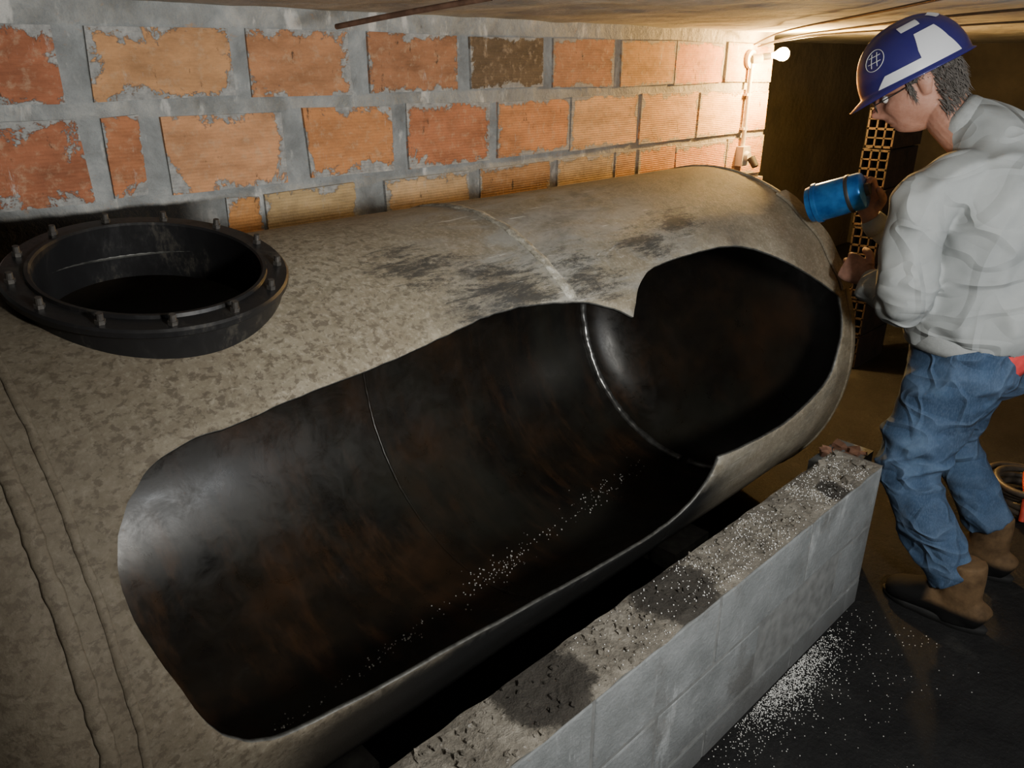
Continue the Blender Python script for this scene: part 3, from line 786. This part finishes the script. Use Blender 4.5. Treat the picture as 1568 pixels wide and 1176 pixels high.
for q0 in((-4,-8,-4,8),(4,-8,4,8),(-9,-3,9,-3),(-9,4,9,4)):
    lg.append([tuple(hel(cA+q0[0]+(q0[2]-q0[0])*t/4,cE+q0[1]+(q0[3]-q0[1])*t/4,.0016)) for t in range(5)])
curve_obj('helmet_logo',lg,.0009,m_wht,W)

def hand(name,Wp,D,N,curl,thumbside,mat,spread=.10,s=1.0):
    Wp=Vector(Wp);D=Vector(D).normalized();N=Vector(N);N=(N-D*N.dot(D)).normalized();S=D.cross(N)*thumbside
    g=Geo()
    g.loft(smoothsecs([(Wp-D*.02,.024*s,.019*s),(Wp,.026*s,.018*s),(Wp+D*.03*s,.036*s,.017*s),(Wp+D*.07*s,.042*s,.015*s),(Wp+D*.092*s,.038*s,.011*s)]),axA=S,n=20)
    for k,(off,ln,rad) in enumerate(((.030,.072,.0090),(.010,.080,.0094),(-.010,.074,.0090),(-.029,.058,.0080))):
        root=Wp+D*(.080-.004*abs(k-1))*s+S*off*s;d=(D+S*off*spread*18*.2).normalized();p=root.copy();secs=[(p,rad*s,rad*s)];ang=0
        for i,fr in enumerate((.46,.30,.24)):
            ang+=curl[i]*(1+.06*k)
            dd=(d*math.cos(math.radians(ang))+N*math.sin(math.radians(ang)))
            for q_ in(.5,1.0):
                secs.append((p+dd*ln*s*fr*q_,rad*s*(1.03 if q_==1 and i<2 else .94)*(1-.05*i),rad*s*(1-.06*i)))
            p=p+dd*ln*s*fr
        secs.append((p+dd*rad*.6*s,rad*.5*s,rad*.5*s))
        g.loft(secs,axA=S,n=12)
    t0=Wp+D*.022*s+S*.026*s;td=(D*.62+S*.62+N*.35).normalized();t1_=t0+td*.042*s;td2=(D*.8+S*.15+N*.6).normalized();t2_=t1_+td2*.032*s;t3_=t2_+(td2+N*.35).normalized()*.024*s
    g.loft(smoothsecs([(t0,.013*s,.013*s),(t1_,.0115*s,.0115*s),(t2_,.0105*s,.0105*s),(t3_,.0085*s,.008*s),(t3_+(t3_-t2_)*.2,.004*s,.004*s)],3),axA=N,n=12)
    o=g.obj(name,[mat],W)
    m=o.modifiers.new('rm','REMESH');m.mode='VOXEL';m.voxel_size=.0022;m.use_smooth_shade=True
    m=o.modifiers.new('sm','SMOOTH');m.iterations=2;m.factor=.4
    return o
hand('left_hand',(2.406,.888,.957),(.20,.95,.22),(.9,-.15,-.35),(38,45,30),-1,m_glove,s=1.05)
hand('right_hand',(2.598,1.0,1.100),(-.18,.22,.95),(-1,0,-.15),(14,50,45),1,m_glove,s=1.05)
SW=1.035
W.scale=(SW,SW,SW);W.location=(2.45*(1-SW),.5*(1-SW),0)

M=Mt('blue_anodised_metal');nz=M.noise(20,4)
M.set(Base_Color=M.ramp(nz,[(.3,(.01,.10,.42)),(.7,(.04,.27,.75))]),Roughness=.25,Metallic=.6);m_blue=M.m
can=empty('blue_metal_canister')
ax=Vector((-.16,.90,-.36)).normalized();cq=ax.to_track_quat('Z','Y').to_matrix();cc=Vector((2.492,1.085,1.203))
g=Geo();g.rev(cc,cq,[(.001,-.088),(.044,-.088),(.055,-.082),(.058,-.074),(.060,.052),(.064,.055),(.064,.066),(.059,.070),(.056,.086),(.052,.088),(.050,.070),(.001,.068)],48)
g.obj('body',[m_blue],can,autos=35)
g=Geo();g.rev(cc,cq,[(.0595,-.05),(.0605,-.048),(.0605,-.040),(.0595,-.038)],48);g.rev(cc,cq,[(.001,-.10),(.018,-.10),(.020,-.088),(.001,-.087)],24)
g.obj('bands',[m_soc],can,autos=35)

# ---------------------------------------------------------------- lights
def area(name,loc,tgt,e,size,c):
    L=bpy.data.lights.new(name,'AREA');L.energy=e;L.size=size;L.color=c
    o=link(bpy.data.objects.new(name,L));o.location=loc;o.rotation_euler=(Vector(tgt)-Vector(loc)).to_track_quat('-Z','Y').to_euler();return o
area('work_light',(.70,-.42,1.55),(1.8,1.85,1.28),39,.18,(1,.97,.90))
area('fill_light',(1.5,-1.0,1.45),(2.1,1.6,1.2),16,.3,(.95,.98,1.0))  # unseen fill lamp, added to brighten worker and block wall
w=bpy.data.worlds.new('World');bpy.context.scene.world=w;w.use_nodes=True
w.node_tree.nodes['Background'].inputs[0].default_value=(.5,.5,.5,1);w.node_tree.nodes['Background'].inputs[1].default_value=.03

# ---------------------------------------------------------------- camera
cam=bpy.data.cameras.new('camera');cam.lens=27.05;cam.sensor_width=36;cam.clip_start=.02
co=link(bpy.data.objects.new('camera',cam));p=math.radians(22.6);a=math.radians(46.1)
F_=Vector((math.cos(a),math.sin(a),0));co.location=(0,0,1.6)
co.rotation_euler=(F_*math.cos(p)-Vector((0,0,1))*math.sin(p)).to_track_quat('-Z','Y').to_euler()
bpy.context.scene.camera=co
